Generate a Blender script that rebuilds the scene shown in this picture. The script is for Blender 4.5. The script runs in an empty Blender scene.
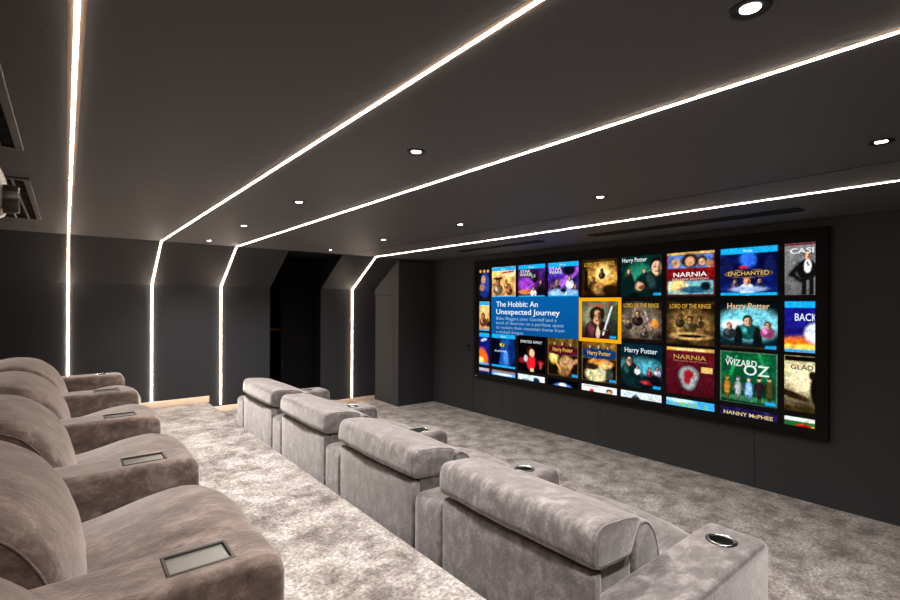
import bpy, bmesh, math, random
import numpy as np
from mathutils import Vector, Matrix
R = math.radians
C = bpy.context.scene.collection
random.seed(4)

# ------------------------------------------------------------------ dimensions (metres)
CAMZ = 1.70
XL, XR = -1.25, 4.986            # left wall, screen wall
YN, YF = -1.6, 7.403             # near wall, far wall
YC, ZC, ZK = 6.602, 2.4334, 1.930  # where the slope meets the ceiling / the far wall
PX, PZ, SZ = 1.572, 0.292, 0.155  # platform edge, platform height, step height
DX0, DX1, DY = 2.43, 3.25, 8.3   # dormer recess
BX, BY = 4.254, 6.63             # cupboard box
SW = XR - 0.0

# ------------------------------------------------------------------ helpers
def lin(c):
    return tuple(((x/255)/12.92 if x/255 <= .04045 else ((x/255+.055)/1.055)**2.4) for x in c)

def tag(o, label=None, cat=None, group=None, kind=None):
    if label: o['label'] = label
    if cat: o['category'] = cat
    if group: o['group'] = group
    if kind: o['kind'] = kind
    return o

def empty(name, loc, label, cat, group=None):
    o = bpy.data.objects.new(name, None); C.objects.link(o); o.location = loc
    o.empty_display_size = .1
    return tag(o, label, cat, group)

def obj(name, bm, mats, parent=None, smooth=None, loc=None):
    me = bpy.data.meshes.new(name)
    bmesh.ops.recalc_face_normals(bm, faces=bm.faces[:]) if not getattr(bm, 'keep', False) and smooth != 'flatkeep' else None
    bm.to_mesh(me); bm.free()
    for m in (mats if isinstance(mats, (list, tuple)) else [mats]): me.materials.append(m)
    if smooth and smooth != 'flatkeep':
        me.polygons.foreach_set('use_smooth', [True]*len(me.polygons))
        me.set_sharp_from_angle(angle=R(smooth))
    o = bpy.data.objects.new(name, me); C.objects.link(o)
    if parent: o.parent = parent
    if loc: o.location = loc
    return o

def B(): return bmesh.new()

def box(bm, x0, x1, y0, y1, z0, z1, bev=0, seg=2, mi=0):
    r = bmesh.ops.create_cube(bm, size=1)
    vs = r['verts']
    for v in vs:
        v.co = Vector((x0+(v.co.x+.5)*(x1-x0), y0+(v.co.y+.5)*(y1-y0), z0+(v.co.z+.5)*(z1-z0)))
    fs = list({f for v in vs for f in v.link_faces})
    for f in fs: f.material_index = mi
    if bev:
        es = list({e for v in vs for e in v.link_edges})
        bmesh.ops.bevel(bm, geom=es, offset=bev, segments=seg, affect='EDGES', profile=.5)
    return bm

def poly(bm, pts, mi=0):
    f = bm.faces.new([bm.verts.new(p) for p in pts]); f.material_index = mi
    return f

def lathe(bm, prof, seg=28, M=None, closed=False):
    """prof: list of (r, z) revolved about local z"""
    rings = []
    for r, z in prof:
        if r < 1e-6: rings.append([bm.verts.new((0, 0, z))])
        else: rings.append([bm.verts.new((r*math.cos(2*math.pi*i/seg), r*math.sin(2*math.pi*i/seg), z)) for i in range(seg)])
    for a, b in zip(rings, rings[1:]):
        for i in range(seg):
            j = (i+1) % seg
            if len(a) == 1: bm.faces.new([a[0], b[j], b[i]])
            elif len(b) == 1: bm.faces.new([a[i], a[j], b[0]])
            else: bm.faces.new([a[i], a[j], b[j], b[i]])
    if M is not None:
        for ring in rings:
            for v in ring: v.co = M @ v.co
    return bm

def tube(bm, pts, r, seg=8):
    pts = [Vector(p) for p in pts]; rings = []
    for i, p in enumerate(pts):
        t = (pts[min(i+1, len(pts)-1)]-pts[max(i-1, 0)]).normalized()
        a = t.orthogonal().normalized() if i == 0 else (prev - t*prev.dot(t)).normalized()
        prev = a; b = t.cross(a)
        rings.append([bm.verts.new(p+r*(a*math.cos(2*math.pi*k/seg)+b*math.sin(2*math.pi*k/seg))) for k in range(seg)])
    for a, b in zip(rings, rings[1:]):
        for k in range(seg): bm.faces.new([a[k], a[(k+1) % seg], b[(k+1) % seg], b[k]])
    bm.faces.new(rings[0][::-1]); bm.faces.new(rings[-1])
    return bm

def rpoly(pts, n=5):
    """pts (x, z, radius) in order -> list of points with rounded corners"""
    out = []
    N = len(pts)
    for i in range(N):
        p = Vector(pts[i][:2]); a = Vector(pts[i-1][:2]); b = Vector(pts[(i+1) % N][:2]); r = pts[i][2]
        if r <= 0: out.append(p); continue
        da = (a-p).normalized(); db = (b-p).normalized()
        ang = da.angle(db); d = min(r/math.tan(ang/2), .48*(a-p).length, .48*(b-p).length)
        s, e = p+da*d, p+db*d
        for k in range(n+1):
            t = k/n
            out.append((1-t)**2*s+2*t*(1-t)*p+t*t*e)
    return out

def spl(pts, n=6):
    """closed Catmull-Rom through pts"""
    P = [Vector(p) for p in pts]; N = len(P); out = []
    for i in range(N):
        a, b, c, d = P[i-1], P[i], P[(i+1) % N], P[(i+2) % N]
        for k in range(n):
            t = k/n
            out.append(.5*((2*b)+(c-a)*t+(2*a-5*b+4*c-d)*t*t+(3*b-a-3*c+d)*t**3))
    return out

def densify(pts, d):
    out = []
    for i, p in enumerate(pts):
        q = pts[(i+1) % len(pts)]
        k = max(1, int((q-p).length/d))
        for j in range(k): out.append(p.lerp(q, j/k))
    return out

def loft(bm, prof, y0, y1, r=.03, dome=0., ny=14, wob=0., seed=0, scale=False):
    """closed xz profile lofted along y; the ends are rounded by r, the middle swells by dome"""
    N = len(prof)
    area = sum(prof[i].x*prof[(i+1) % N].y-prof[(i+1) % N].x*prof[i].y for i in range(N))
    sg = 1 if area > 0 else -1
    nor = []
    xs = [p.x for p in prof]; zs = [p.y for p in prof]
    ctr = Vector(((min(xs)+max(xs))/2, (min(zs)+max(zs))/2)); hx = (max(xs)-min(xs))/2; hz = (max(zs)-min(zs))/2
    for i in range(N):
        if scale: nor.append(Vector(((prof[i].x-ctr.x)/hx, (prof[i].y-ctr.y)/hz))); continue
        t = (prof[(i+1) % N]-prof[i-1])
        t = t.normalized() if t.length > 1e-9 else Vector((1, 0))
        nor.append(Vector((t.y, -t.x))*sg)
    ys = []
    for k in range(6):
        a = k/6*math.pi/2
        ys.append((y0+r*(1-math.cos(math.pi/2-a+0)) if False else y0+r*(1-math.cos(a)), r*(1-math.sin(a))))
    mid = [(y0+r+(y1-y0-2*r)*k/ny, 0) for k in range(ny+1)]
    st = ys + mid + [(y0+y1-y, d) for y, d in reversed(ys)]
    rings = []
    for y, ins in st:
        s = (y-(y0+y1)/2)/((y1-y0)/2)
        d = -ins - dome*abs(s)**2.2
        ring = []
        for i, p in enumerate(prof):
            w = wob*(math.sin(y*13+i*.37+seed)+math.sin(y*29-i*.51+seed*2))*.5 if wob else 0
            q = p+nor[i]*(d+w)
            ring.append(bm.verts.new((q.x, y, q.y)))
        rings.append(ring)
    for a, b in zip(rings, rings[1:]):
        for i in range(N):
            j = (i+1) % N
            bm.faces.new([a[i], a[j], b[j], b[i]])
    bm.faces.new(rings[0][::-1]); bm.faces.new(rings[-1])
    return rings

def boolean(o, cut_bm):
    c = obj('cutter', cut_bm, []); c.parent = o.parent
    m = o.modifiers.new('b', 'BOOLEAN'); m.object = c; m.operation = 'DIFFERENCE'; m.solver = 'EXACT'
    bpy.context.view_layer.update()
    dg = bpy.context.evaluated_depsgraph_get()
    me = bpy.data.meshes.new_from_object(o.evaluated_get(dg))
    o.modifiers.clear(); old = o.data; name = old.name; o.data = me
    bpy.data.meshes.remove(old); me.name = name
    cm = c.data; bpy.data.objects.remove(c); bpy.data.meshes.remove(cm)

def copy_tree(o, parent=None):
    c = o.copy(); C.objects.link(c)
    if parent: c.parent = parent
    for ch in list(o.children): copy_tree(ch, c)
    return c

# ------------------------------------------------------------------ materials
def mat(name):
    m = bpy.data.materials.new(name); m.use_nodes = True
    return m, m.node_tree.nodes, m.node_tree.links, m.node_tree.nodes['Principled BSDF']

def plain(name, col, rough=.6, metal=0., spec=.5):
    m, n, l, p = mat(name)
    p.inputs['Base Color'].default_value = (*col, 1); p.inputs['Roughness'].default_value = rough
    p.inputs['Metallic'].default_value = metal; p.inputs['Specular IOR Level'].default_value = spec
    return m

def paint(name, col, rough=.7, bump=.15, scale=160, var=.12, spec=.3):
    m, n, l, p = mat(name)
    tc = n.new('ShaderNodeTexCoord')
    nz = n.new('ShaderNodeTexNoise'); nz.inputs['Scale'].default_value = scale; nz.inputs['Detail'].default_value = 3
    l.new(tc.outputs['Object'], nz.inputs['Vector'])
    big = n.new('ShaderNodeTexNoise'); big.inputs['Scale'].default_value = 1.3; big.inputs['Detail'].default_value = 4
    l.new(tc.outputs['Object'], big.inputs['Vector'])
    rp = n.new('ShaderNodeMapRange'); rp.inputs['To Min'].default_value = 1-var; rp.inputs['To Max'].default_value = 1+var
    l.new(big.outputs['Fac'], rp.inputs['Value'])
    mx = n.new('ShaderNodeMix'); mx.data_type = 'RGBA'; mx.blend_type = 'MULTIPLY'; mx.inputs['Factor'].default_value = 1
    mx.inputs['A'].default_value = (*col, 1); l.new(rp.outputs['Result'], mx.inputs['B'])
    l.new(mx.outputs['Result'], p.inputs['Base Color'])
    bp = n.new('ShaderNodeBump'); bp.inputs['Strength'].default_value = bump; bp.inputs['Distance'].default_value = .004
    l.new(nz.outputs['Fac'], bp.inputs['Height']); l.new(bp.outputs['Normal'], p.inputs['Normal'])
    p.inputs['Roughness'].default_value = rough; p.inputs['Specular IOR Level'].default_value = spec
    return m

def fabric(name, c0, c1, c2, sheen=1.):
    """mottled suede: nap brushed in patches, object space with a random offset per piece"""
    m, n, l, p = mat(name)
    tc = n.new('ShaderNodeTexCoord'); oi = n.new('ShaderNodeObjectInfo')
    ad = n.new('ShaderNodeVectorMath'); ad.operation = 'MULTIPLY_ADD'
    l.new(oi.outputs['Random'], ad.inputs[0]); ad.inputs[1].default_value = (37, 61, 23); l.new(tc.outputs['Object'], ad.inputs[2])
    nz = n.new('ShaderNodeTexNoise'); nz.inputs['Scale'].default_value = 10; nz.inputs['Detail'].default_value = 10; nz.inputs['Roughness'].default_value = .74; nz.inputs['Distortion'].default_value = .25
    mp = n.new('ShaderNodeMapping'); mp.inputs['Rotation'].default_value = (.4, .5, .7); mp.inputs['Scale'].default_value = (.8, 1.5, 1.1)
    l.new(ad.outputs[0], mp.inputs['Vector']); l.new(mp.outputs[0], nz.inputs['Vector'])
    cr = n.new('ShaderNodeValToRGB'); e = cr.color_ramp.elements
    e[0].position = .32; e[0].color = (*c0, 1); e[1].position = .68; e[1].color = (*c2, 1)
    x = e.new(.5); x.color = (*c1, 1)
    l.new(nz.outputs['Fac'], cr.inputs['Fac']); l.new(cr.outputs['Color'], p.inputs['Base Color'])
    fn = n.new('ShaderNodeTexNoise'); fn.inputs['Scale'].default_value = 90; fn.inputs['Detail'].default_value = 4; l.new(ad.outputs[0], fn.inputs['Vector'])
    sm = n.new('ShaderNodeMath'); sm.operation = 'ADD'; l.new(fn.outputs['Fac'], sm.inputs[0]); l.new(nz.outputs['Fac'], sm.inputs[1])
    bp = n.new('ShaderNodeBump'); bp.inputs['Strength'].default_value = .28; bp.inputs['Distance'].default_value = .006
    l.new(sm.outputs[0], bp.inputs['Height']); l.new(bp.outputs['Normal'], p.inputs['Normal'])
    p.inputs['Roughness'].default_value = .85; p.inputs['Specular IOR Level'].default_value = .2
    p.inputs['Sheen Weight'].default_value = sheen; p.inputs['Sheen Roughness'].default_value = .38
    p.inputs['Sheen Tint'].default_value = (.95, .9, .88, 1)
    return m

def carpet_mat():
    m, n, l, p = mat('carpet')
    tc = n.new('ShaderNodeTexCoord')
    big = n.new('ShaderNodeTexNoise'); big.inputs['Scale'].default_value = 5.2; big.inputs['Detail'].default_value = 9; big.inputs['Roughness'].default_value = .68; big.inputs['Distortion'].default_value = .25
    l.new(tc.outputs['Object'], big.inputs['Vector'])
    fine = n.new('ShaderNodeTexNoise'); fine.inputs['Scale'].default_value = 48; fine.inputs['Detail'].default_value = 5; fine.inputs['Roughness'].default_value = .75
    l.new(tc.outputs['Object'], fine.inputs['Vector'])
    cr = n.new('ShaderNodeValToRGB'); e = cr.color_ramp.elements
    e[0].position = .36; e[0].color = (*CARPET[0], 1); e[1].position = .62; e[1].color = (*CARPET[2], 1)
    x = e.new(.48); x.color = (*CARPET[1], 1)
    l.new(big.outputs['Fac'], cr.inputs['Fac'])
    fr = n.new('ShaderNodeMapRange'); fr.inputs['From Min'].default_value = .3; fr.inputs['From Max'].default_value = .7; fr.inputs['To Min'].default_value = .05; fr.inputs['To Max'].default_value = 1.95
    l.new(fine.outputs['Fac'], fr.inputs['Value'])
    mx = n.new('ShaderNodeMix'); mx.data_type = 'RGBA'; mx.blend_type = 'MULTIPLY'; mx.inputs['Factor'].default_value = .9
    l.new(cr.outputs['Color'], mx.inputs['A']); l.new(fr.outputs['Result'], mx.inputs['B'])
    l.new(mx.outputs['Result'], p.inputs['Base Color'])
    bp = n.new('ShaderNodeBump'); bp.inputs['Strength'].default_value = .6; bp.inputs['Distance'].default_value = .012
    l.new(fine.outputs['Fac'], bp.inputs['Height']); l.new(bp.outputs['Normal'], p.inputs['Normal'])
    p.inputs['Roughness'].default_value = .95; p.inputs['Specular IOR Level'].default_value = .1
    p.inputs['Sheen Weight'].default_value = .25
    return m

def wood_mat(name, c0, c1):
    m, n, l, p = mat(name)
    tc = n.new('ShaderNodeTexCoord'); mp = n.new('ShaderNodeMapping'); mp.inputs['Scale'].default_value = (2, 30, 30)
    nz = n.new('ShaderNodeTexNoise'); nz.inputs['Scale'].default_value = 3; nz.inputs['Detail'].default_value = 5
    l.new(tc.outputs['Object'], mp.inputs[0]); l.new(mp.outputs[0], nz.inputs['Vector'])
    cr = n.new('ShaderNodeValToRGB'); cr.color_ramp.elements[0].color = (*c0, 1); cr.color_ramp.elements[1].color = (*c1, 1)
    cr.color_ramp.elements[0].position = .3; cr.color_ramp.elements[1].position = .7
    l.new(nz.outputs['Fac'], cr.inputs['Fac']); l.new(cr.outputs['Color'], p.inputs['Base Color'])
    p.inputs['Roughness'].default_value = .45
    return m

def emit(name, col, s):
    m = bpy.data.materials.new(name); m.use_nodes = True
    n = m.node_tree.nodes; n.clear(); e = n.new('ShaderNodeEmission'); o = n.new('ShaderNodeOutputMaterial')
    e.inputs['Color'].default_value = (*col, 1); e.inputs['Strength'].default_value = s
    m.node_tree.links.new(e.outputs[0], o.inputs[0])
    return m

CARPET = [(.100, .081, .069), (.225, .198, .179), (.385, .354, .33)]
LED_S, SPOT_W, DOWN_S, SCREEN_S = 56, 200, 40, 1.1
M = {}
M['far'] = paint('far_wall_paint', (.027, .0285, .032), .6, .08, 120)
M['scr'] = paint('screen_wall_fabric', (.031, .032, .0345), .75, .2, 300)
M['ceil'] = paint('ceiling_paint', (.100, .099, .101), .62, .22, 120, .1)
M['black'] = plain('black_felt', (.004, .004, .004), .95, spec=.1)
M['gap'] = plain('shadow_gap_black', (.006, .006, .006), .9, spec=.1)
M['carpet'] = carpet_mat()
M['oak'] = wood_mat('pale_timber', (.82, .60, .42), (.93, .73, .55))
M['sill'] = wood_mat('orange_timber', (.30, .12, .04), (.42, .18, .06))
M['fab'] = fabric('taupe_suede', (.068, .059, .057), (.132, .117, .114), (.275, .252, .246))
M['fab2'] = fabric('brown_taupe_suede', (.056, .039, .032), (.122, .088, .073), (.265, .203, .174))  # same suede as the front row, warm light put into the colour
M['base'] = plain('black_plinth', (.012, .011, .011), .7)
M['gun'] = plain('gunmetal', (.24, .235, .215), .38, .75)
M['gund'] = plain('dark_gunmetal', (.07, .068, .064), .35, .8)
M['glass'] = plain('dark_green_glass', (.02, .028, .026), .12)
M['chrome'] = plain('chrome', (.78, .80, .78), .16, 1.)
M['blk'] = plain('black_plastic', (.012, .012, .012), .35)
M['blkm'] = plain('black_metal', (.02, .02, .02), .4, .6)
M['frame'] = plain('black_frame_velvet', (.006, .006, .006), .8, spec=.15)
M['vent'] = plain('vent_black', (.014, .013, .013), .6, spec=.2)
M['slat'] = plain('vent_slat_metal', (.34, .32, .30), .4, .4)
M['vframe'] = plain('vent_frame_grey', (.12, .115, .11), .45, .4)
M['silver'] = plain('projector_silver', (.20, .19, .18), .3, .35)
M['lip'] = plain('frosted_channel_lip', (.30, .22, .165), .6)  # tan tint stands in for the warm halo beside the strips
M['led'] = emit('led_diffuser_glow', (1., .81, .66), LED_S)
M['lamp'] = emit('downlight_glow', (1., .97, .93), DOWN_S)

# ------------------------------------------------------------------ room shell
def struct(name, bm, m, smooth=None):
    return tag(obj(name, bm, m, None, smooth), kind='structure')

b = B(); box(b, XL, XR, YN, YF, -.12, 0); box(b, DX0, DX1, YF, DY, -.12, 0); struct('floor', b, M['carpet'])
b = B(); box(b, XL, PX, YN, YF, 0, PZ, .018, 3); struct('floor_platform', b, M['carpet'], 40)
b = B(); box(b, PX+.001, PX+.62, 6.15, YF, 0, SZ, .015, 3); struct('floor_step', b, M['carpet'], 40)
T = .1
b = B(); box(b, XL-T, XR+T, YN-T, YC, ZC, ZC+T); box(b, DX0, DX1, YC, DY, ZC, ZC+T); struct('ceiling', b, M['ceil'])
# far wall: vertical part and the slope above it, cut by the dormer recess
b = B()
def prism_x(bm, yz, x0, x1, mi=0):
    a = [bm.verts.new((x0, y, z)) for y, z in yz]; c = [bm.verts.new((x1, y, z)) for y, z in yz]
    n = len(yz)
    fs = [bm.faces.new(a[::-1]), bm.faces.new(c)]
    for i in range(n): fs.append(bm.faces.new([a[i], a[(i+1) % n], c[(i+1) % n], c[i]]))
    for f in fs: f.material_index = mi
for x0, x1 in ((XL-T, DX0), (DX1, XR+T)):
    prism_x(b, [(YF, -.1), (YF+T, -.1), (YF+T, ZK+.04), (YC+T, ZC+T), (YC, ZC+T), (YC, ZC), (YF, ZK)], x0, x1)
struct('wall_far', b, M['far'])
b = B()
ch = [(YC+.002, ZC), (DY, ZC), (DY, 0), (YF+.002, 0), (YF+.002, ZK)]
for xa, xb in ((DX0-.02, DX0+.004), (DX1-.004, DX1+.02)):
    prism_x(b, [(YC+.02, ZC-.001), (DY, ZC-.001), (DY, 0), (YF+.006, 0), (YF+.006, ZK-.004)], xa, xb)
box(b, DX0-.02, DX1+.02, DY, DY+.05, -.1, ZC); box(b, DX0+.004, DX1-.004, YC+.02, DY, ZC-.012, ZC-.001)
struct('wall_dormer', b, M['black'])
b = B(); box(b, XL-T, XL, YN-T, YF, -.1, ZC+T); struct('wall_left', b, M['far'])
b = B(); box(b, XL-T, XR+T, YN-T, YN, -.1, ZC+T); struct('wall_near', b, M['far'])
# screen wall: upholstered panels with shadow gaps, and the door opening
DY0, DY1, DZ = 5.612, 6.565, 2.215
b = B()
seams = [YN, -1.61+1.64, 1.672, 3.318, 4.956, DY0-.004]
for y0, y1 in zip(seams, seams[1:]): box(b, XR, XR+.03, y0+.0015, y1-.0015, 0, ZC, .0015, 1)
box(b, XR, XR+.03, DY0-.0025, DY1+.0025, DZ+.005, ZC)
box(b, XR, XR+.03, DY1+.0045, YF+.01, 0, ZC)
box(b, XR+.03, XR+.1, YN, YF, -.1, ZC, mi=1)
struct('wall_right', b, [M['scr'], M['gap']])
# cupboard box in the corner: its side faces the room and carries a small door
CY0, CY1, CZ = 6.79, 7.385, 1.822
b = B()
def slope_z(y): return ZC+(y-YC)*(ZK-ZC)/(YF-YC)
prism_x(b, [(BY, 0), (CY0-.009, 0), (CY0-.009, CZ+.009), (YF, CZ+.009), (YF, slope_z(YF)), (BY, slope_z(BY)), (BY, ZC)][:6], BX, BX+.025)
box(b, BX+.025, XR, BY, BY+.03, 0, slope_z(BY+.03)); box(b, BX+.02, BX+.04, CY0-.03, YF, 0, CZ+.03, mi=1)
struct('wall_cupboard', b, [M['scr'], M['gap']])
b = B(); box(b, BX+.001, BX+.02, CY0, CY1, .012, CZ, .002, 1)
d2 = struct('door_2', b, M['scr'])

b = B(); box(b, XR-.001, XR+.03, DY0+.001, DY1-.001, .008, DZ, .002, 1)
d1 = struct('door_1', b, M['scr'])
for z in (1.93, 1.07, .24):
    b = B(); lathe(b, [(0, -.05), (.008, -.05), (.008, .05), (0, .05)], 12, Matrix.Translation((XR-.006, DY1-.006, z)))
    obj('hinge', b, M['gund'], d1, 40)
b = B()
Rx = Matrix.Rotation(R(90), 4, 'Y')
lathe(b, [(0, -.012), (.024, -.012), (.026, -.008), (.026, 0), (0, 0)], 20, Matrix.Translation((XR-.001, DY0+.085, 1.035)) @ Rx)
tube(b, [(XR-.01, DY0+.085, 1.035), (XR-.05, DY0+.085, 1.035), (XR-.056, DY0+.095, 1.035), (XR-.056, DY0+.21, 1.033)], .009, 10)
obj('door_handle', b, M['blkm'], d1, 50)
b = B(); lathe(b, [(0, -.008), (.02, -.008), (.022, -.005), (.022, 0), (0, 0)], 20, Matrix.Translation((XR-.001, DY0+.085, .955)) @ Rx)
obj('lock_rose', b, M['blkm'], d1, 50)

# ceiling joint line and timber skirting of the far wall
b = B(); box(b, 3.288, 3.294, YN, YC, ZC-.0012, ZC+.002); struct('trim_1', b, M['gap'])
b = B()
box(b, XL, PX+.012, YF-.016, YF, PZ, PZ+.088, .003, 2)
box(b, PX+.012, DX0, YF-.016, YF, SZ if False else 0, SZ+.062, .003, 2)
box(b, DX1, BX, YF-.016, YF, 0, .075, .003, 2)
struct('baseboard_far', b, M['oak'], 40)

# dormer: timber sill at the back, and a black blackout panel in front of it
b = B(); box(b, DX0+.006, DX1-.006, DY-.14, DY-.002, 1.235, 1.262, .004, 2)
o = struct('trim_2', b, M['sill'])
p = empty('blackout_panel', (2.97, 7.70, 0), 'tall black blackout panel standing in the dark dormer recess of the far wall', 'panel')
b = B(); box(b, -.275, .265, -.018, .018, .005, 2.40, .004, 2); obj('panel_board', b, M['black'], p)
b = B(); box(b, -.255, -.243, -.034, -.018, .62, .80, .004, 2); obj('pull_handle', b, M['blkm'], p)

# ------------------------------------------------------------------ LED strips
def strip(x, zend, label):
    e = empty('led_strip_light', (x, YF, zend), label, 'strip light', 'recessed light lines of ceiling and far wall')
    path = [Vector((YN+.02, ZC)), Vector((YC, ZC)), Vector((YF, ZK)), Vector((YF, zend+.09))]
    nrm = []
    for a, c in zip(path, path[1:]):
        t = (c-a).normalized(); nrm.append(Vector((t.y, -t.x)))   # points into the room
    offs = []
    def off(i, h):
        if i == 0: return path[0]+nrm[0]*h
        if i == 3: return path[3]+nrm[2]*h
        n = (nrm[i-1]+nrm[i]).normalized(); return path[i]+n*(h/n.dot(nrm[i]))
    if (Vector((0, 0))-path[1]).dot(nrm[0]) < 0: nrm = [-n for n in nrm]
    def sweep(name, sec, m):
        bm = B(); rings = []
        for i in range(4):
            g = (.42, .55, 1.35, 1.35)[i] if name == 'diffuser' else 1     # nearly flush in the ceiling; set proud of the wall to throw a halo
            rings.append([bm.verts.new((u, off(i, h*g).x-YF, off(i, h*g).y-zend)) for u, h in sec])
        n = len(sec)
        for a, c in zip(rings, rings[1:]):
            for k in range(n): bm.faces.new([a[k], a[(k+1) % n], c[(k+1) % n], c[k]])
        bm.faces.new(rings[0]); bm.faces.new(rings[-1][::-1])
        return obj(name, bm, m, e)
    w, h = .0052, .0105
    sweep('diffuser', [(-w, -.004), (-w, h*.7), (-w*.72, h*.93), (0, h), (w*.72, h*.93), (w, h*.7), (w, -.004)], M['led'])
    for s in (-1, 1):
        sweep('channel_edge', [(s*(w+.0003), -.004), (s*(w+.0003), .0022), (s*(w+.005), .0014), (s*(w+.014), .0003), (s*(w+.014), -.004)], M['lip'])  # channel lips widened and sloped to imitate the strip's halo
    return e
strip(.020, PZ, 'glowing light line meeting the far wall behind the upper row of recliners')
strip(.887, PZ, 'glowing light line ending over the platform carpet just beside the upper row of recliners')
strip(1.735, SZ, 'glowing light line left of the black dormer recess, past the platform edge')
strip(3.812, 0, 'glowing light line between the black dormer recess and the corner cupboard')

# ------------------------------------------------------------------ downlights
def downlight_proto():
    e = empty('downlight', (0, 0, ZC), 'x', 'downlight', 'recessed ceiling downlights')
    b = B(); lathe(b, [(.047, .0), (.047, -.004), (.043, -.006), (.027, -.003), (.022, .0)], 32); obj('bezel', b, M['blkm'], e, 50)
    b = B(); lathe(b, [(0, -.0015), (.0225, -.0015), (.0225, .0)], 28); obj('lamp', b, M['lamp'], e, 50)
    return e
rowY = (.455, 1.902, 3.39, 4.77, 6.18)
labs = {0: ['downlight at the top of the photo, biggest and nearest of all', 'downlight between two light lines, second nearest on the side toward the chairs',
            'downlight in the middle of the side toward the chairs, third from the camera', 'downlight on the chair side, second nearest to the sloped far wall',
            'downlight on the chair side closest to the sloped far wall, above a light line'],
        1: ['downlight at the right edge of the photo, nearest on the side toward the screen', 'downlight above the screen, second nearest on the screen side',
            'downlight above the left end of the screen, third on the screen side', 'downlight on the screen side, second nearest to the dormer recess',
            'downlight right in front of the black dormer recess']}
dp = downlight_proto()
ld = bpy.data.lights.new('downlight_beam', 'SPOT'); ld.energy = SPOT_W; ld.spot_size = R(136); ld.spot_blend = .8
ld.shadow_soft_size = .035; ld.color = (1., .965, .935)
ld2 = ld.copy(); ld2.energy = SPOT_W*.44
lo = bpy.data.objects.new('downlight_beam', ld); C.objects.link(lo); lo.location = (0, 0, -.012); lo.parent = dp
first = True
for ci, x in enumerate((1.318, 2.852)):
    for k, y in enumerate(rowY):
        o = dp if first else copy_tree(dp); first = False
        if ci: o.children[[c.type for c in o.children].index('LIGHT')].data = ld2      # screen-side beams set weaker to darken the carpet below
        o.location = (x, y, ZC); o['label'] = labs[ci][k]

# ------------------------------------------------------------------ ceiling vents and projector
def vent(name, x0, x1, y0, y1, label, slat_m, ns, group, bridge=False):
    e = empty(name, ((x0+x1)/2, (y0+y1)/2, ZC), label, 'vent', group)
    w, h = (x1-x0)/2, (y1-y0)/2
    b = B(); box(b, -w, w, -h, h, -.003, -.0005); obj('backing', b, M['gap'], e)
    b = B(); f = .03 if bridge else .012
    for a in ((-w, w, -h, -h+f), (-w, w, h-f, h), (-w, -w+f, -h+f, h-f), (w-f, w, -h+f, h-f)): box(b, *a, -.012, -.003, .002, 1)
    obj('vent_frame', b, M['vframe'] if bridge else M['vent'], e)
    for k in range(ns):
        x = -w+(k+1)*2*w/(ns+1)
        b = B(); box(b, x-.006, x+.006, -h+f, h-f, -.011, -.004, .001, 1); obj('slat', b, slat_m, e)
    if bridge:
        b = B()
        n = int((y1-y0)/.16)
        for k in range(1, n): box(b, -w+f, w-f, -h+k*2*h/n-.003, -h+k*2*h/n+.003, -.007, -.0035)
        obj('cross_bars', b, M['vent'], e)
    return e
vent('ceiling_vent', 4.300, 4.455, 1.155, 3.02, 'long black slot vent in the ceiling over the screen middle', M['vent'], 3, 'black slot vents over the screen')
vent('ceiling_vent', 4.245, 4.360, 3.65, 5.10, 'long black slot vent in the ceiling above the left end of the screen', M['vent'], 2, 'black slot vents over the screen')
vent('ceiling_vent', -.66, -.158, 1.30, 3.06, 'metal-slatted ceiling vent at the left photo edge, nearer than the projector', M['slat'], 5, 'slatted vents on the left', True)
vent('ceiling_vent', -.66, -.170, 3.78, 5.56, 'ceiling vent with metal slats behind the projector', M['slat'], 5, 'slatted vents on the left', True)

pj = empty('projector', (-.42, 3.0, 2.08), 'silver projector hanging from the ceiling at the left edge of the photo', 'projector')
b = B(); loft(b, rpoly([(-.28, .02, .05), (.195, .02, .05), (.195, .245, .05), (-.28, .245, .05)]), -.20, .20, .03); obj('body', b, M['silver'], pj, 50)
b = B(); box(b, -.14, .06, -.201, -.196, .06, .20, .001, 1); obj('grille', b, M['blk'], pj)
Ry = Matrix.Rotation(R(90), 4, 'Y')
b = B(); lathe(b, [(.035, 0), (.066, 0), (.066, .035), (.060, .055), (.050, .055), (.046, .035), (.030, .03), (0, .028)], 28, Matrix.Translation((.194, 0, .095)) @ Ry)
ln = obj('lens_barrel', b, M['gund'], pj, 40)
b = B(); lathe(b, [(.045, .036), (.03, .046), (0, .05)], 24, Matrix.Translation((.194, 0, .095)) @ Ry); obj('lens_glass', b, M['glass'], ln, 60)
b = B(); box(b, -.12, .04, -.08, .08, .245, .255); tube(b, [(-.04, 0, .25), (-.04, 0, ZC-2.08-.003)], .022, 14); obj('ceiling_mount', b, M['blkm'], pj, 40)

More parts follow.
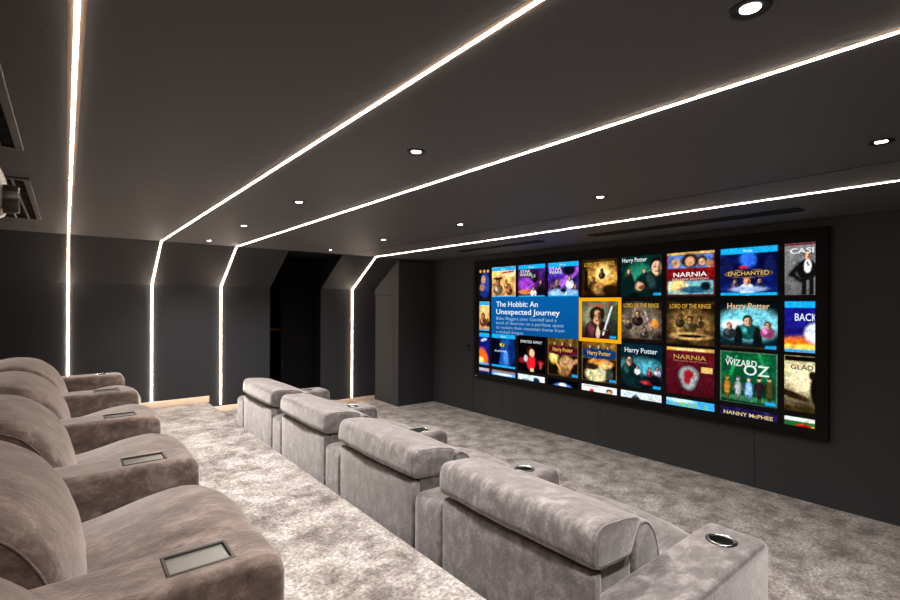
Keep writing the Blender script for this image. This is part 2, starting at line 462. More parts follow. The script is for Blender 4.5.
# ------------------------------------------------------------------ recliners
AW, PIT = .27, 1.242
HW = (PIT-AW)/2
def arm(parent, yc, kind, fm, ln=1.032):
    pr = densify(rpoly([(0, .02, .03), (ln, .02, .045), (ln, .585, .085), (0, .585, .055)], 7), .05)
    b = B(); loft(b, pr, yc-AW/2, yc+AW/2, .034, .0, 8)
    a = obj('armrest', b, fm, parent, 60)
    zt = .585
    if kind == 'tray':
        x0, x1, w = .69, .885, .07
        c = B(); box(c, x0+.004, x1-.004, yc-w+.004, yc+w-.004, zt-.02, zt+.1); boolean(a, c)
        b = B()
        f = .011
        for q in ((x0, x1, yc-w, yc-w+f), (x0, x1, yc+w-f, yc+w), (x0, x0+f, yc-w+f, yc+w-f), (x1-f, x1, yc-w+f, yc+w-f)): box(b, *q, zt-.018, zt+.003, .0015, 1)
        t = obj('tray', b, M['gund'], a)
        b = B(); box(b, x0+f, x1-f, yc-w+f, yc+w-f, zt-.019, zt-.0045); obj('tray_floor', b, M['gun'], t)
    elif kind == 'panel':
        x0, x1, w = .70, .90, .07
        c = B(); box(c, x0+.004, x1-.004, yc-w+.004, yc+w-.004, zt-.02, zt+.1); boolean(a, c)
        b = B(); f = .006
        for q in ((x0, x1, yc-w, yc-w+f), (x0, x1, yc+w-f, yc+w), (x0, x0+f, yc-w+f, yc+w-f), (x1-f, x1, yc-w+f, yc+w-f)): box(b, *q, zt-.018, zt+.004, .0015, 1)
        t = obj('control_panel', b, M['chrome'], a)
        b = B(); box(b, x0+f, x1-f, yc-w+f, yc+w-f, zt-.019, zt+.001, .001, 1); obj('glass_plate', b, M['glass'], t)
    else:
        xc = .815
        c = B(); lathe(c, [(0, zt-.075), (.058, zt-.075), (.058, zt+.1), (0, zt+.1)], 36, Matrix.Translation((xc, yc, 0))); boolean(a, c)
        b = B(); lathe(b, [(.050, zt-.004), (.051, zt+.004), (.056, zt+.0065), (.061, zt+.004), (.0615, zt-.001), (.057, zt-.004), (.050, zt-.004)], 40, Matrix.Translation((xc, yc, 0)))
        t = obj('cup_holder', b, M['chrome'], a, 60)
        b = B(); lathe(b, [(.0575, zt-.001), (.053, zt-.002), (.051, zt-.066), (.045, zt-.072), (0, zt-.072)], 36, Matrix.Translation((xc, yc, 0))); obj('cup_well', b, M['blk'], t, 60)
        b = B(); lathe(b, [(.0612, zt+.0005), (.0618, zt+.003), (.0675, zt+.0015), (.068, zt-.0005)], 40, Matrix.Translation((xc, yc, 0))); obj('outer_ring', b, M['blkm'], t, 60)
    return a

def recliner(loc, label, group, upright, armkind, near_arm=None, seed=0, ln=1.032):
    """local x points to the screen, y along the row; the chair owns the arm on its far side"""
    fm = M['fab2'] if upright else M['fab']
    e = empty('cinema_recliner', loc, label, 'recliner', group)
    b = B(); box(b, .04, .98, -HW+.01, HW-.01, 0, .03); obj('plinth', b, M['base'], e)
    pr = densify(rpoly([(0, .02, .012), (.055, .02, .012), (.055, .638, .022), (0, .638, .022)], 4), .08)
    b = B(); loft(b, pr, -HW+.006, HW-.006, .012, 0, 8); obj('back_panel', b, fm, e, 60)
    pr = densify(rpoly([(.06, .05, .01), (.30, .05, .01), (.285, .652, .02), (.06, .642, .02)], 4), .08)
    b = B(); loft(b, pr, -HW+.02, HW-.02, .012, 0, 6); obj('back_frame', b, fm, e, 60)
    # seat cushion
    pr = densify(spl([(.36, .395), (.6, .450), (.8, .498), (.965, .510), (1.09, .460), (1.125, .37), (1.085, .29), (.9, .262), (.6, .26), (.38, .28)], 5), .03)
    b = B(); loft(b, pr, -HW+.004, HW-.004, .035, .060, 16, .002, seed); obj('seat', b, fm, e, 75)
    pr = densify(rpoly([(.90, .035, .01), (1.035, .035, .02), (1.05, .27, .02), (.90, .27, .02)], 4), .06)
    b = B(); loft(b, pr, -HW+.012, HW-.012, .02, .0, 8); obj('footrest', b, fm, e, 60)
    if upright:
        hp = [(-.15, .68), (-.175, .75), (-.15, .812), (-.08, .852), (.0, .852), (.04, .80), (.02, .70), (-.06, .65)]
        bp = [(-.02, .838), (.06, .862), (.16, .870), (.26, .853), (.350, .803), (.428, .725), (.488, .615), (.524, .48), (.532, .36), (.47, .28), (.36, .29), (.25, .40), (.12, .55), (-.02, .68), (-.075, .77)]
    else:
        hp = None
        bp = [(.335, .765), (.388, .762), (.437, .728), (.485, .665), (.518, .58), (.53, .46), (.525, .36), (.47, .30), (.38, .30), (.315, .40), (.285, .56), (.30, .70)]
    prb = spl(bp, 6)
    b = B(); rg = loft(b, prb, -HW+.008, HW-.008, .05 if upright else .012, .045 if upright else .012, 16, .0025, seed+3, not upright); 
    ends = [[v.co.copy() for v in rg[1]], [v.co.copy() for v in rg[-2]]]
    bk = obj('backrest', b, fm, e, 75)
    i0, i1 = (2*6, 8*6) if upright else (0, 6*6)
    for ring in ends:
        b = B(); tube(b, [ring[i] for i in range(i0, i1)], .0042, 8); obj('piping', b, fm, bk, 60)
    if upright: prh = spl(hp, 6)
    else: prh = densify(rpoly([(-.018, .650, .055), (.262, .628, .045), (.350, .788, .045), (.20, .822, .12), (-.006, .838, .075)], 7), .04)
    b = B(); rg = loft(b, prh, -HW-.004, HW+.022, .024, .008, 16, .002, seed+5, not upright) if not upright else loft(b, prh, -HW+.004, HW-.004, .03, .03, 16, .002, seed+5)
    ends = [[v.co.copy() for v in rg[3]], [v.co.copy() for v in rg[-4]]]
    hd = obj('headrest', b, fm, e, 75)
    for ring in ends:
        b = B(); tube(b, ring+ring[:1], .0035, 8); obj('piping', b, fm, hd, 60)
    arm(e, HW+AW/2, armkind, fm, ln)
    if near_arm: arm(e, -HW-AW/2, near_arm, fm, ln-.012)
    return e

FX = 1.600
far_y = [.948+PIT*(k+.5) for k in range(4)]
fl = ['front-row grey suede recliner nearest the camera, with a cup holder on its near armrest',
      'front-row grey suede recliner second from the camera, behind the nearest one',
      'front-row grey suede recliner third from the camera, second from the far wall',
      'front-row grey suede recliner farthest from the camera, at the far wall end of its row']
fk = ['cup', 'panel', 'cup', 'cup']
for k in range(4):
    recliner((FX, far_y[k], 0), fl[k], 'recliners of the lower front row', False, fk[k], 'cup' if k == 0 else None, k*1.7, 1.04+.012*k)
rl = ['upper-row brown suede recliner at the bottom left corner, cropped, nearest the camera',
      'upper-row brown suede recliner behind the nearest tray armrest, its seat fully in view',
      'upper-row brown suede recliner third from the camera, between two tray armrests',
      'upper-row brown suede recliner fourth from the camera, second from the far end',
      'upper-row brown suede recliner at the far end, whose last armrest has a cup holder']
rk = ['tray', 'tray', 'tray', 'tray', 'cup']
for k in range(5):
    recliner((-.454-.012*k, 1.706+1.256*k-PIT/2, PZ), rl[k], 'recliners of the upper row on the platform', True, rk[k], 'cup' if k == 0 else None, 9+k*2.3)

# ------------------------------------------------------------------ projection screen and the picture on it
def emit_vc():
    m = bpy.data.materials.new('screen_picture'); m.use_nodes = True
    n = m.node_tree.nodes; n.clear(); e = n.new('ShaderNodeEmission'); o = n.new('ShaderNodeOutputMaterial')
    a = n.new('ShaderNodeVertexColor'); a.layer_name = 'picture'
    e.inputs['Strength'].default_value = SCREEN_S
    m.node_tree.links.new(a.outputs['Color'], e.inputs['Color']); m.node_tree.links.new(e.outputs[0], o.inputs[0])
    return m
VC = emit_vc()
INK = {}
def ink(c):
    if c not in INK: INK[c] = emit('screen_ink', lin(c), SCREEN_S)
    return INK[c]
FX0 = XR-.055                      # front plane of the screen frame
scr = empty('projection_screen', (XR, 3.35, 1.455), 'wide black-framed cinema screen on the right wall showing rows of film covers', 'screen')
oy, oz = Vector((XR, 3.35, 1.455)).y, 1.455
SC = (FX0+.010)/XR
def fy(y): return y*SC-oy
def fz(z): return 1.7+(z-1.7)*SC-oz
def W(y, z, d=0): return (FX0+.010-d-XR, fy(y), fz(z))
Y0, Y1, Z0, Z1 = 5.578, 1.121, .551, 2.361       # outer edge (left, right, bottom, top)
A0, A1, AZ0, AZ1 = 5.462, 1.213, .634, 2.259     # lit picture
b = B(); fw = .075
for a in ((Y1, Y0, Z0, Z0+fw), (Y1, Y0, Z1-fw, Z1), (Y1, Y1+fw, Z0+fw, Z1-fw), (Y0-fw, Y0, Z0+fw, Z1-fw)):
    box(b, FX0-XR, -.002, fy(a[0]), fy(a[1]), fz(a[2]), fz(a[3]), .004, 2)
obj('frame', b, M['frame'], scr, 40)
b = B(); box(b, FX0+.012-XR, -.006, fy(Y1+fw), fy(Y0-fw), fz(Z0+fw), fz(Z1-fw)); pan = obj('screen_surface', b, M['frame'], scr)
b = B(); box(b, FX0-.003-XR, FX0-XR, fy(Y0-.075), fy(Y0-.03), fz(Z0+.022), fz(Z0+.034)); obj('badge', b, plain('badge_grey', (.45, .45, .45), .5), scr)

def paintgrid(name, y0, y1, z0, z1, ops, nx=66, nz=60, d=.001, clip=None, seed=0, parent=scr):
    """picture as a fine grid of coloured points; y0 is the left edge. ops paint over each other."""
    uu, vv = np.meshgrid(np.linspace(0, 1, nx), np.linspace(0, 1, nz))
    img = np.zeros((nz, nx, 3))
    rng = np.random.default_rng(seed)
    def lc(c): return np.array(lin(c))
    for op in ops:
        k = op[0]
        if k == 'g':      # vertical blend, top colour to bottom colour
            t = vv[..., None]; img[:] = lc(op[2])*(1-t)+lc(op[1])*t
        elif k == 'e':    # soft ellipse cx cy rx ry colour [softness] [angle]
            _, cx, cy, rx, ry, c = op[:6]; so = op[6] if len(op) > 6 else .25; an = op[7] if len(op) > 7 else 0
            x = uu-cx; y = vv-cy; ca, sa = math.cos(an), math.sin(an)
            so = so*.7
            r = np.sqrt(((x*ca+y*sa)/rx)**2+((-x*sa+y*ca)/ry)**2)
            a = np.clip((1+so-r)/(2*so), 0, 1)[..., None]; a = a*a*(3-2*a)
            img = img*(1-a)+lc(c)*a
        elif k == 'r':    # rectangle u0 u1 v0 v1 colour
            _, a0, a1, b0, b1, c = op; s = .6/nx
            a = (np.clip((uu-a0)/s+.5, 0, 1)*np.clip((a1-uu)/s+.5, 0, 1)*np.clip((vv-b0)/s+.5, 0, 1)*np.clip((b1-vv)/s+.5, 0, 1))[..., None]
            img = img*(1-a)+lc(c)*a
        elif k == 'l':    # stroke u0 v0 u1 v1 width colour
            _, a0, b0, a1, b1, w, c = op
            dx, dy = a1-a0, b1-b0; t = np.clip(((uu-a0)*dx+(vv-b0)*dy)/(dx*dx+dy*dy), 0, 1)
            r = np.hypot(uu-a0-t*dx, vv-b0-t*dy); a = np.clip(1.5-r/w, 0, 1)[..., None]
            img = img*(1-a)+lc(c)*a
        elif k == 'n':    # mottling: amount, cells, [v0, v1]
            amt, cells = op[1], op[2]
            g = rng.normal(size=(cells+2, cells+2, 1)) + .35*rng.normal(size=(cells+2, cells+2, 3))
            xi = uu*cells; yi = vv*cells; x0 = xi.astype(int); y0_ = yi.astype(int); fx = (xi-x0)[..., None]; fy = (yi-y0_)[..., None]
            nzv = (g[y0_, x0]*(1-fx)+g[y0_, x0+1]*fx)*(1-fy)+(g[y0_+1, x0]*(1-fx)+g[y0_+1, x0+1]*fx)*fy
            msk = np.ones_like(uu)
            if len(op) > 3: msk = ((vv >= op[3]) & (vv <= op[4])).astype(float)
            img = img*np.exp(nzv*amt*msk[..., None])
    if nx > 9:
        g = rng.normal(size=(nz, nx, 1)); g = (g+np.roll(g, 1, 0)+np.roll(g, 1, 1)+np.roll(g, 1, (0, 1)))/2
        img = img*np.exp(.16*g); img = img*(.55+1.15*np.clip(img.max(2, keepdims=True), 0, .6))
    img = np.clip(img, 0, 1)
    ys = y0+(y1-y0)*uu; zs = z0+(z1-z0)*vv
    keep = np.ones_like(uu, bool)
    if clip: keep = (ys <= clip[0]+1e-6) & (ys >= clip[1]-1e-6) & (zs >= clip[2]-1e-6) & (zs <= clip[3]+1e-6)
    idx = -np.ones((nz, nx), int); vs_, cs = [], []
    for j in range(nz):
        for i in range(nx):
            if keep[j, i]:
                idx[j, i] = len(vs_); vs_.append(W(ys[j, i], zs[j, i], d)); cs.append((*img[j, i], 1))
    fs = []
    for j in range(nz-1):
        for i in range(nx-1):
            q = (idx[j, i], idx[j, i+1], idx[j+1, i+1], idx[j+1, i])
            if min(q) >= 0: fs.append(tuple(int(t) for t in q))
    me = bpy.data.meshes.new(name); me.from_pydata(vs_, [], fs)
    at = me.color_attributes.new('picture', 'FLOAT_COLOR', 'POINT')
    at.data.foreach_set('color', np.array(cs, dtype=np.float32).ravel())
    me.materials.append(VC)
    o = bpy.data.objects.new(name, me); C.objects.link(o); o.parent = parent
    return o

def text(s, y, z, h, c, parent, width=None, align='LEFT', d=.0022, bold=.0, name='title', gap=1.0, clip=None):
    """flat lettering on the screen; y, z = left (or centre) of the baseline, h = capital height, width = total width"""
    cu = bpy.data.curves.new('t', 'FONT'); cu.body = s; cu.size = 1; cu.offset = bold; cu.space_line = gap; cu.resolution_u = 3; cu.align_x = 'LEFT'
    to = bpy.data.objects.new('t', cu); C.objects.link(to); bpy.context.view_layer.update()
    me = bpy.data.meshes.new_from_object(to.evaluated_get(bpy.context.evaluated_depsgraph_get()))
    bpy.data.objects.remove(to); bpy.data.curves.remove(cu)
    n = len(me.vertices); co = np.empty(n*3, np.float32); me.vertices.foreach_get('co', co); co = co.reshape(-1, 3)
    co[:, 0] -= co[:, 0].min()
    sy = h/.69; sx = width/co[:, 0].max() if width else sy
    x = co[:, 0]*sx; zz = co[:, 1]*sy
    if align == 'CENTER': x = x-x.max()/2
    yw = y-x
    if clip is not None: yw = np.maximum(yw, clip)
    out = np.stack([np.full(n, W(0, 0, d)[0]), fy(yw), fz(z+zz)], 1)
    if name != 'title':                                    # one object per word
        pl = [tuple(p.vertices) for p in me.polygons]
        iv = sorted((min(co[v, 0] for v in p), max(co[v, 0] for v in p)) for p in pl); cuts = []; hi = iv[0][1]
        for a, b_ in iv:
            if a-hi > .13: cuts.append((a+hi)/2)
            hi = max(hi, b_)
        grp = np.searchsorted(np.array(cuts), co[:, 0]) if cuts else np.zeros(n, int)
        for g in range(len(cuts)+1):
            sel = np.nonzero(grp == g)[0]; mp = {int(v): i for i, v in enumerate(sel)}
            m2 = bpy.data.meshes.new(name); m2.from_pydata([tuple(map(float, out[v])) for v in sel], [], [tuple(mp[v] for v in p) for p in pl if p[0] in mp])
            m2.materials.append(ink(c)); o = bpy.data.objects.new(name, m2); C.objects.link(o); o.parent = parent
        bpy.data.meshes.remove(me); return None
    me.vertices.foreach_set('co', out.ravel().astype(np.float32)); me.update()
    me.materials.clear(); me.materials.append(ink(c)); me.name = name
    o = bpy.data.objects.new(name, me); C.objects.link(o)
    o.parent = parent
    return o

CY = (18, 160, 225); WH = (240, 240, 240); GO = (214, 160, 60)
def fig(x, y, s, skin=(205, 150, 115), coat=(40, 35, 35), hair=(40, 28, 20)):
    """a plain half-figure: shoulders, head, hair"""
    dk = tuple(int(c*.55) for c in skin); lt = tuple(min(255, int(c*1.6+25)) for c in coat)
    return [('e', x, y-.98*s, .82*s, .80*s, coat, .1), ('e', x-.34*s, y-.80*s, .22*s, .42*s, lt, .7, .4), ('r', x-.10*s, x+.10*s, y-.55*s, y-.30*s, dk), ('e', x, y+.10*s, .40*s, .50*s, hair, .12, .1),
            ('e', x-.02*s, y-.04*s, .29*s, .41*s, skin, .15), ('e', x+.17*s, y-.06*s, .12*s, .36*s, dk, .5), ('e', x-.12*s, y+.02*s, .085*s, .05*s, dk, .5), ('e', x+.12*s, y+.02*s, .085*s, .05*s, dk, .5), ('e', x-.01*s, y-.26*s, .10*s, .035*s, dk, .5)]
def bluray(ops): return ops+[('r', 0, 1, .0, .055, CY), ('r', 0, 1, .87, 1, CY)]
def tile(k, row, ops, texts=(), seed=0, label=None, hd=False):
    y0 = 5.184-.5352*(k-1); y1 = y0-.482
    z1, z0 = ((2.238, 1.784), (1.729, 1.283), (1.252, .764), (.715, .26))[row]
    if k == 0: y1 = y0-.478
    clip = (A0, A1, AZ0, AZ1)
    if hd: ops = ops+[('r', .80, .98, .025, .085, (20, 150, 215))]
    o = paintgrid('film_cover', y0, y1, z0, z1, ops, clip=clip, seed=seed)
    for t in texts:
        s, u, v, h, c = t[:5]; wd = t[5] if len(t) > 5 else None
        text(s, y0-u*(y0-y1), z0+v*(z1-z0), h*(z1-z0), c, o, wd*(y0-y1) if wd else None, t[6] if len(t) > 6 else 'CENTER', bold=.012, clip=A1+.002)
    return o
BR = ('Blu-ray', .5, .905, .045, (215, 240, 255), .2)
# top row
tile(0, 0, [('g', (6, 8, 24), (10, 12, 40)), ('n', .6, 9), ('e', .8, .45, .2, .42, (40, 70, 170), .5), ('e', .72, .62, .10, .14, (190, 140, 100), .3), ('e', .66, .35, .12, .12, (170, 120, 90), .4), ('e', .75, .15, .2, .1, (30, 50, 130), .5),
   ('e', .58, .90, .05, .05, (220, 160, 40), .4), ('e', .76, .90, .05, .05, (220, 160, 40), .4), ('e', .93, .90, .05, .05, (220, 160, 40), .4)], seed=1)
tile(1, 0, bluray([('g', (235, 190, 110), (200, 140, 80)), ('n', .35, 7), ('e', .8, .8, .4, .12, (240, 215, 160), .5), ('l', .45, .80, .9, .84, .03, (200, 60, 20))]+fig(.27, .5, .24, (185, 120, 80), (120, 100, 80), (60, 40, 25))+[('e', .27, .63, .2, .045, (60, 42, 28), .2)]+fig(.62, .52, .13, (190, 130, 90), (150, 90, 50))+fig(.75, .36, .16, (180, 125, 90), (110, 60, 40), (80, 40, 20))+[('n', .2, 14)]), [BR], 2)
tile(2, 0, bluray([('g', (70, 30, 120), (60, 16, 60)), ('n', .5, 6), ('e', .3, .4, .35, .2, (150, 60, 190), .6), ('e', .3, .18, .32, .08, (200, 110, 60), .5), ('l', .48, .72, .62, .5, .022, (60, 230, 80))]+fig(.63, .66, .12, (200, 150, 120), (20, 16, 20))+fig(.85, .46, .13, (190, 140, 110), (30, 24, 30))+fig(.58, .26, .14, (200, 140, 110), (220, 210, 210), (60, 30, 20))+[('e', .85, .2, .14, .12, (25, 18, 30), .3), ('n', .25, 15)]),
   [BR, ('STAR', .27, .76, .085, (235, 230, 215), .38), ('WARS', .27, .66, .085, (235, 230, 215), .42)], 3)
tile(3, 0, bluray([('g', (90, 40, 170), (40, 50, 130)), ('n', .5, 6), ('e', .6, .5, .6, .1, (170, 90, 220), .6, .6), ('e', .7, .75, .2, .14, (25, 18, 40), .4)]+fig(.3, .42, .18, (205, 150, 110), (60, 50, 60), (150, 90, 40))+fig(.72, .52, .16, (200, 150, 120), (230, 230, 230))+fig(.9, .3, .13, (195, 140, 110), (40, 30, 30))+fig(.1, .32, .12, (170, 90, 60), (60, 40, 80), (120, 50, 30))+[('e', .5, .12, .5, .12, (140, 180, 235), .5), ('e', .52, .2, .1, .06, (20, 20, 30), .3), ('n', .25, 15)]),
   [BR, ('STAR', .25, .78, .085, (240, 235, 220), .40), ('WARS', .25, .68, .085, (240, 235, 220), .44)], 4)
tile(4, 0, [('g', (60, 38, 14), (52, 28, 8)), ('n', .4, 7), ('e', .6, .55, .42, .32, (205, 150, 60), .6), ('e', .62, .62, .2, .18, (250, 220, 140), .7), ('l', .12, .2, .12, .68, .05, (20, 12, 6))]+fig(.58, .68, .12, (150, 100, 60), (60, 38, 18))+fig(.34, .46, .14, (160, 105, 65), (50, 32, 16))+[('e', .5, .22, .2, .16, (170, 120, 60), .5), ('e', .8, .2, .2, .12, (40, 24, 10), .5), ('n', .35, 15), ('r', 0, 1, 0, .03, (8, 6, 4))],
   [('LORD OF THE RINGS', .5, .82, .10, (210, 160, 60), .86)], 5)
tile(5, 0, [('g', (8, 60, 50), (4, 30, 26)), ('n', .5, 7), ('e', .45, .5, .3, .3, (40, 150, 120), .7)]+fig(.2, .62, .13, (215, 165, 130), (60, 30, 40), (120, 60, 30))+[('e', .2, .3, .16, .24, (14, 40, 36), .3)]+fig(.58, .62, .12, (215, 160, 120), (40, 60, 55), (90, 60, 35))+[('e', .72, .34, .36, .26, (8, 44, 40), .25)]+fig(.88, .70, .40, (225, 175, 140), (14, 34, 34), (28, 20, 16))+[('e', .47, .25, .11, .10, (205, 150, 115), .3), ('e', .52, .22, .08, .05, (130, 85, 60), .5), ('e', .44, .3, .03, .07, (225, 170, 130), .4), ('n', .2, 15)],
   [('Harry Potter', .34, .86, .10, (225, 235, 230), .62)], 6, hd=True)
tile(6, 0, [('g', (150, 20, 22), (120, 14, 16)), ('r', .03, .97, .64, .93, (70, 120, 190)), ('r', .0, 1., .94, 1., (190, 160, 90)), ('e', .5, .8, .18, .16, (60, 40, 26), .3), ('e', .5, .78, .1, .11, (205, 150, 110), .3), ('e', .2, .76, .1, .11, (200, 150, 120), .35), ('e', .75, .78, .1, .12, (70, 45, 30), .3), ('e', .75, .76, .07, .08, (210, 160, 125), .3), ('e', .9, .72, .07, .09, (190, 130, 90), .35),
   ('r', .03, .97, .04, .34, (120, 190, 200)), ('e', .25, .22, .2, .14, (235, 200, 120), .6), ('e', .6, .14, .35, .08, (40, 100, 130), .5), ('e', .82, .22, .1, .1, (20, 30, 40), .4), ('n', .25, 16)],
   [('NARNIA', .5, .44, .10, (240, 240, 240), .70), ('DELUXE EDITION', .5, .365, .04, (215, 190, 180), .75)], 7)
tile(7, 0, bluray([('g', (10, 14, 70), (14, 30, 110)), ('n', .5, 7), ('e', .5, .74, .14, .16, (40, 100, 220), .5), ('e', .12, .6, .1, .2, (20, 30, 90), .4), ('e', .88, .6, .1, .2, (20, 30, 90), .4), ('e', .42, .59, .08, .03, (200, 30, 50), .4), ('e', .5, .455, .42, .085, (150, 110, 50), .06), ('e', .5, .455, .40, .072, (20, 24, 70), .06)]+fig(.48, .28, .16, (225, 175, 140), (190, 210, 240), (190, 100, 50))+fig(.27, .3, .1, (205, 150, 120), (60, 45, 70))+fig(.7, .3, .1, (205, 150, 120), (30, 40, 70))+[('e', .5, .13, .3, .06, (150, 180, 230), .6), ('n', .2, 15)]),
   [('Blu-ray', .5, .905, .05, (215, 240, 255), .16), ('ENCHANTED', .5, .42, .08, (220, 180, 80), .72)], 8)
tile(8, 0, [('g', (140, 140, 142), (110, 110, 112)), ('n', .08, 8), ('e', .34, .48, .15, .20, (22, 22, 24), .1), ('l', .24, .58, .10, .40, .05, (22, 22, 24)), ('l', .12, .40, .24, .28, .04, (22, 22, 24)), ('r', .26, .335, .0, .36, (24, 24, 26)), ('r', .37, .44, .0, .36, (24, 24, 26)), ('e', .35, .55, .055, .13, (235, 235, 235), .2), ('e', .355, .77, .062, .085, (40, 30, 22), .15), ('e', .355, .745, .046, .075, (215, 165, 130), .2), ('e', .375, .74, .02, .06, (130, 90, 70), .5), ('l', .345, .62, .36, .56, .014, (20, 20, 20)), ('r', 0, 1, .955, 1., (120, 16, 20))],
   [('CASI', .08, .80, .10, (240, 240, 240), .36, 'LEFT')], 9)
# second row
tile(0, 1, bluray([('g', (235, 190, 110), (190, 130, 70)), ('n', .35, 7)]+fig(.72, .5, .2, (180, 120, 80), (110, 60, 40), (60, 30, 20))+fig(.93, .36, .12, (150, 95, 60), (60, 35, 25))), [], 11)
tile(4, 1, [('g', (95, 105, 80), (40, 44, 34)), ('n', .5, 6), ('e', .35, .6, .4, .3, (140, 145, 110), .6), ]+fig(.45, .60, .46, (205, 150, 112), (62, 24, 28), (50, 32, 20))+[('e', .30, .64, .07, .16, (50, 32, 20), .4), ('e', .60, .66, .06, .16, (50, 32, 20), .4), ('e', .47, .2, .07, .2, (205, 185, 150), .3), ('l', .44, .36, .36, .05, .02, (34, 12, 16)), ('l', .5, .36, .6, .05, .02, (34, 12, 16)), ('l', .62, .12, .86, .86, .024, (205, 215, 220)), ('l', .55, .2, .75, .24, .02, (120, 90, 40)), ('n', .12, 14)],
   [('HOBBIT', .5, .85, .11, (190, 80, 60), .62)], 12, hd=True)
tile(5, 1, [('g', (40, 32, 24), (60, 50, 42)), ('n', .5, 7), ('e', .5, .5, .45, .4, (130, 115, 95), .6)]+fig(.42, .68, .17, (175, 130, 95), (40, 32, 26))+fig(.2, .5, .12, (150, 115, 90), (50, 44, 40), (25, 20, 18))+fig(.6, .3, .13, (160, 120, 92), (60, 52, 46))+[('l', .75, .3, .6, .75, .015, (190, 190, 185)), ('e', .82, .45, .1, .1, (220, 140, 50), .6), ('n', .35, 16), ('r', 0, 1, .0, .06, (26, 18, 10))],
   [('LORD OF THE RINGS', .5, .85, .10, (210, 165, 60), .86)], 13)
tile(6, 1, [('g', (50, 36, 16), (70, 50, 24)), ('n', .45, 7), ('e', .5, .48, .45, .32, (140, 105, 55), .6)]+fig(.3, .62, .13, (165, 120, 75), (60, 44, 22))+fig(.7, .6, .12, (165, 120, 75), (66, 50, 26))+fig(.5, .56, .17, (180, 130, 85), (74, 66, 34))+[('e', .5, .2, .4, .08, (205, 165, 95), .6), ('e', .52, .2, .3, .04, (30, 22, 10), .5), ('n', .35, 16)],
   [('LORD OF THE RINGS', .5, .84, .10, (205, 160, 60), .86)], 14)
tile(7, 1, [('g', (6, 20, 26), (10, 34, 40)), ('n', .4, 7), ('e', .5, .52, .55, .36, (110, 195, 210), .35), ('e', .25, .5, .22, .1, (220, 240, 240), .6)]+fig(.5, .58, .22, (215, 165, 130), (20, 90, 90), (24, 18, 16))+[('e', .33, .2, .08, .3, (20, 24, 26), .3), ('e', .67, .2, .08, .3, (20, 24, 26), .3)]+fig(.17, .46, .15, (215, 160, 125), (40, 50, 56), (170, 90, 50))+fig(.84, .5, .15, (215, 160, 125), (150, 70, 110), (120, 70, 40))+[('r', 0, 1, 0, .05, (60, 46, 34)), ('n', .2, 15)],
   [('Harry Potter', .5, .84, .12, (225, 185, 140), .74)], 15, hd=True)
tile(8, 1, bluray([('g', (20, 24, 150), (30, 20, 110)), ('e', .35, .15, .6, .16, (230, 110, 20), .5), ('e', .2, .1, .4, .06, (255, 200, 80), .5), ('e', .48, .38, .17, .2, (225, 235, 250), .3), ('n', .2, 14)]), [('BACK', .16, .62, .14, (225, 230, 240), .34, 'LEFT')], 16)
# third row
tile(0, 2, bluray([('g', (16, 20, 150), (20, 30, 120)), ('e', .72, .25, .2, .3, (230, 90, 20), .4, .5), ('e', .62, .12, .14, .12, (250, 210, 120), .5), ('e', .75, .78, .14, .05, (190, 200, 230), .4, .2), ('n', .15, 12)]), [], 21)
tile(1, 2, bluray([('g', (4, 14, 50), (4, 10, 34)), ('n', .4, 8), ('e', .55, .42, .34, .5, (26, 80, 170), .35, -.25), ('e', .22, .5, .16, .5, (4, 12, 40), .4), ('e', .62, .3, .12, .2, (70, 130, 215), .5), ('e', .85, .5, .16, .4, (14, 50, 120), .5), ('e', .44, .68, .16, .06, (4, 10, 26), .3, -.2), ('e', .45, .675, .10, .05, (225, 205, 40), .3, -.15), ('e', .46, .675, .03, .045, (20, 20, 10), .3), ('n', .15, 14)]), [('Blu-ray', .5, .905, .04, (215, 240, 255), .2), ('AVATAR', .38, .46, .05, (225, 235, 245), .52)], 22)
tile(2, 2, [('g', (6, 5, 8), (10, 6, 10)), ('n', .3, 7), ('e', .15, .3, .12, .08, (150, 20, 30), .4), ('e', .85, .28, .14, .06, (140, 20, 30), .4), ('e', .85, .2, .05, .1, (200, 60, 40), .4), ('e', .5, .28, .17, .25, (205, 24, 36), .15), ('e', .48, .56, .15, .16, (60, 32, 20), .15), ('e', .53, .53, .1, .11, (225, 175, 135), .2), ('e', .3, .36, .07, .1, (200, 200, 210), .35), ('r', .47, .6, .0, .1, (215, 170, 130)), ('n', .15, 12)],
   [('SPIRITED AWAY', .5, .80, .075, (215, 215, 220), .82), ('A FILM FOR ALL AGES' if False else 'SPIRITED AWAY', .5, .90, .028, (160, 150, 150), .5)][:1], 23)
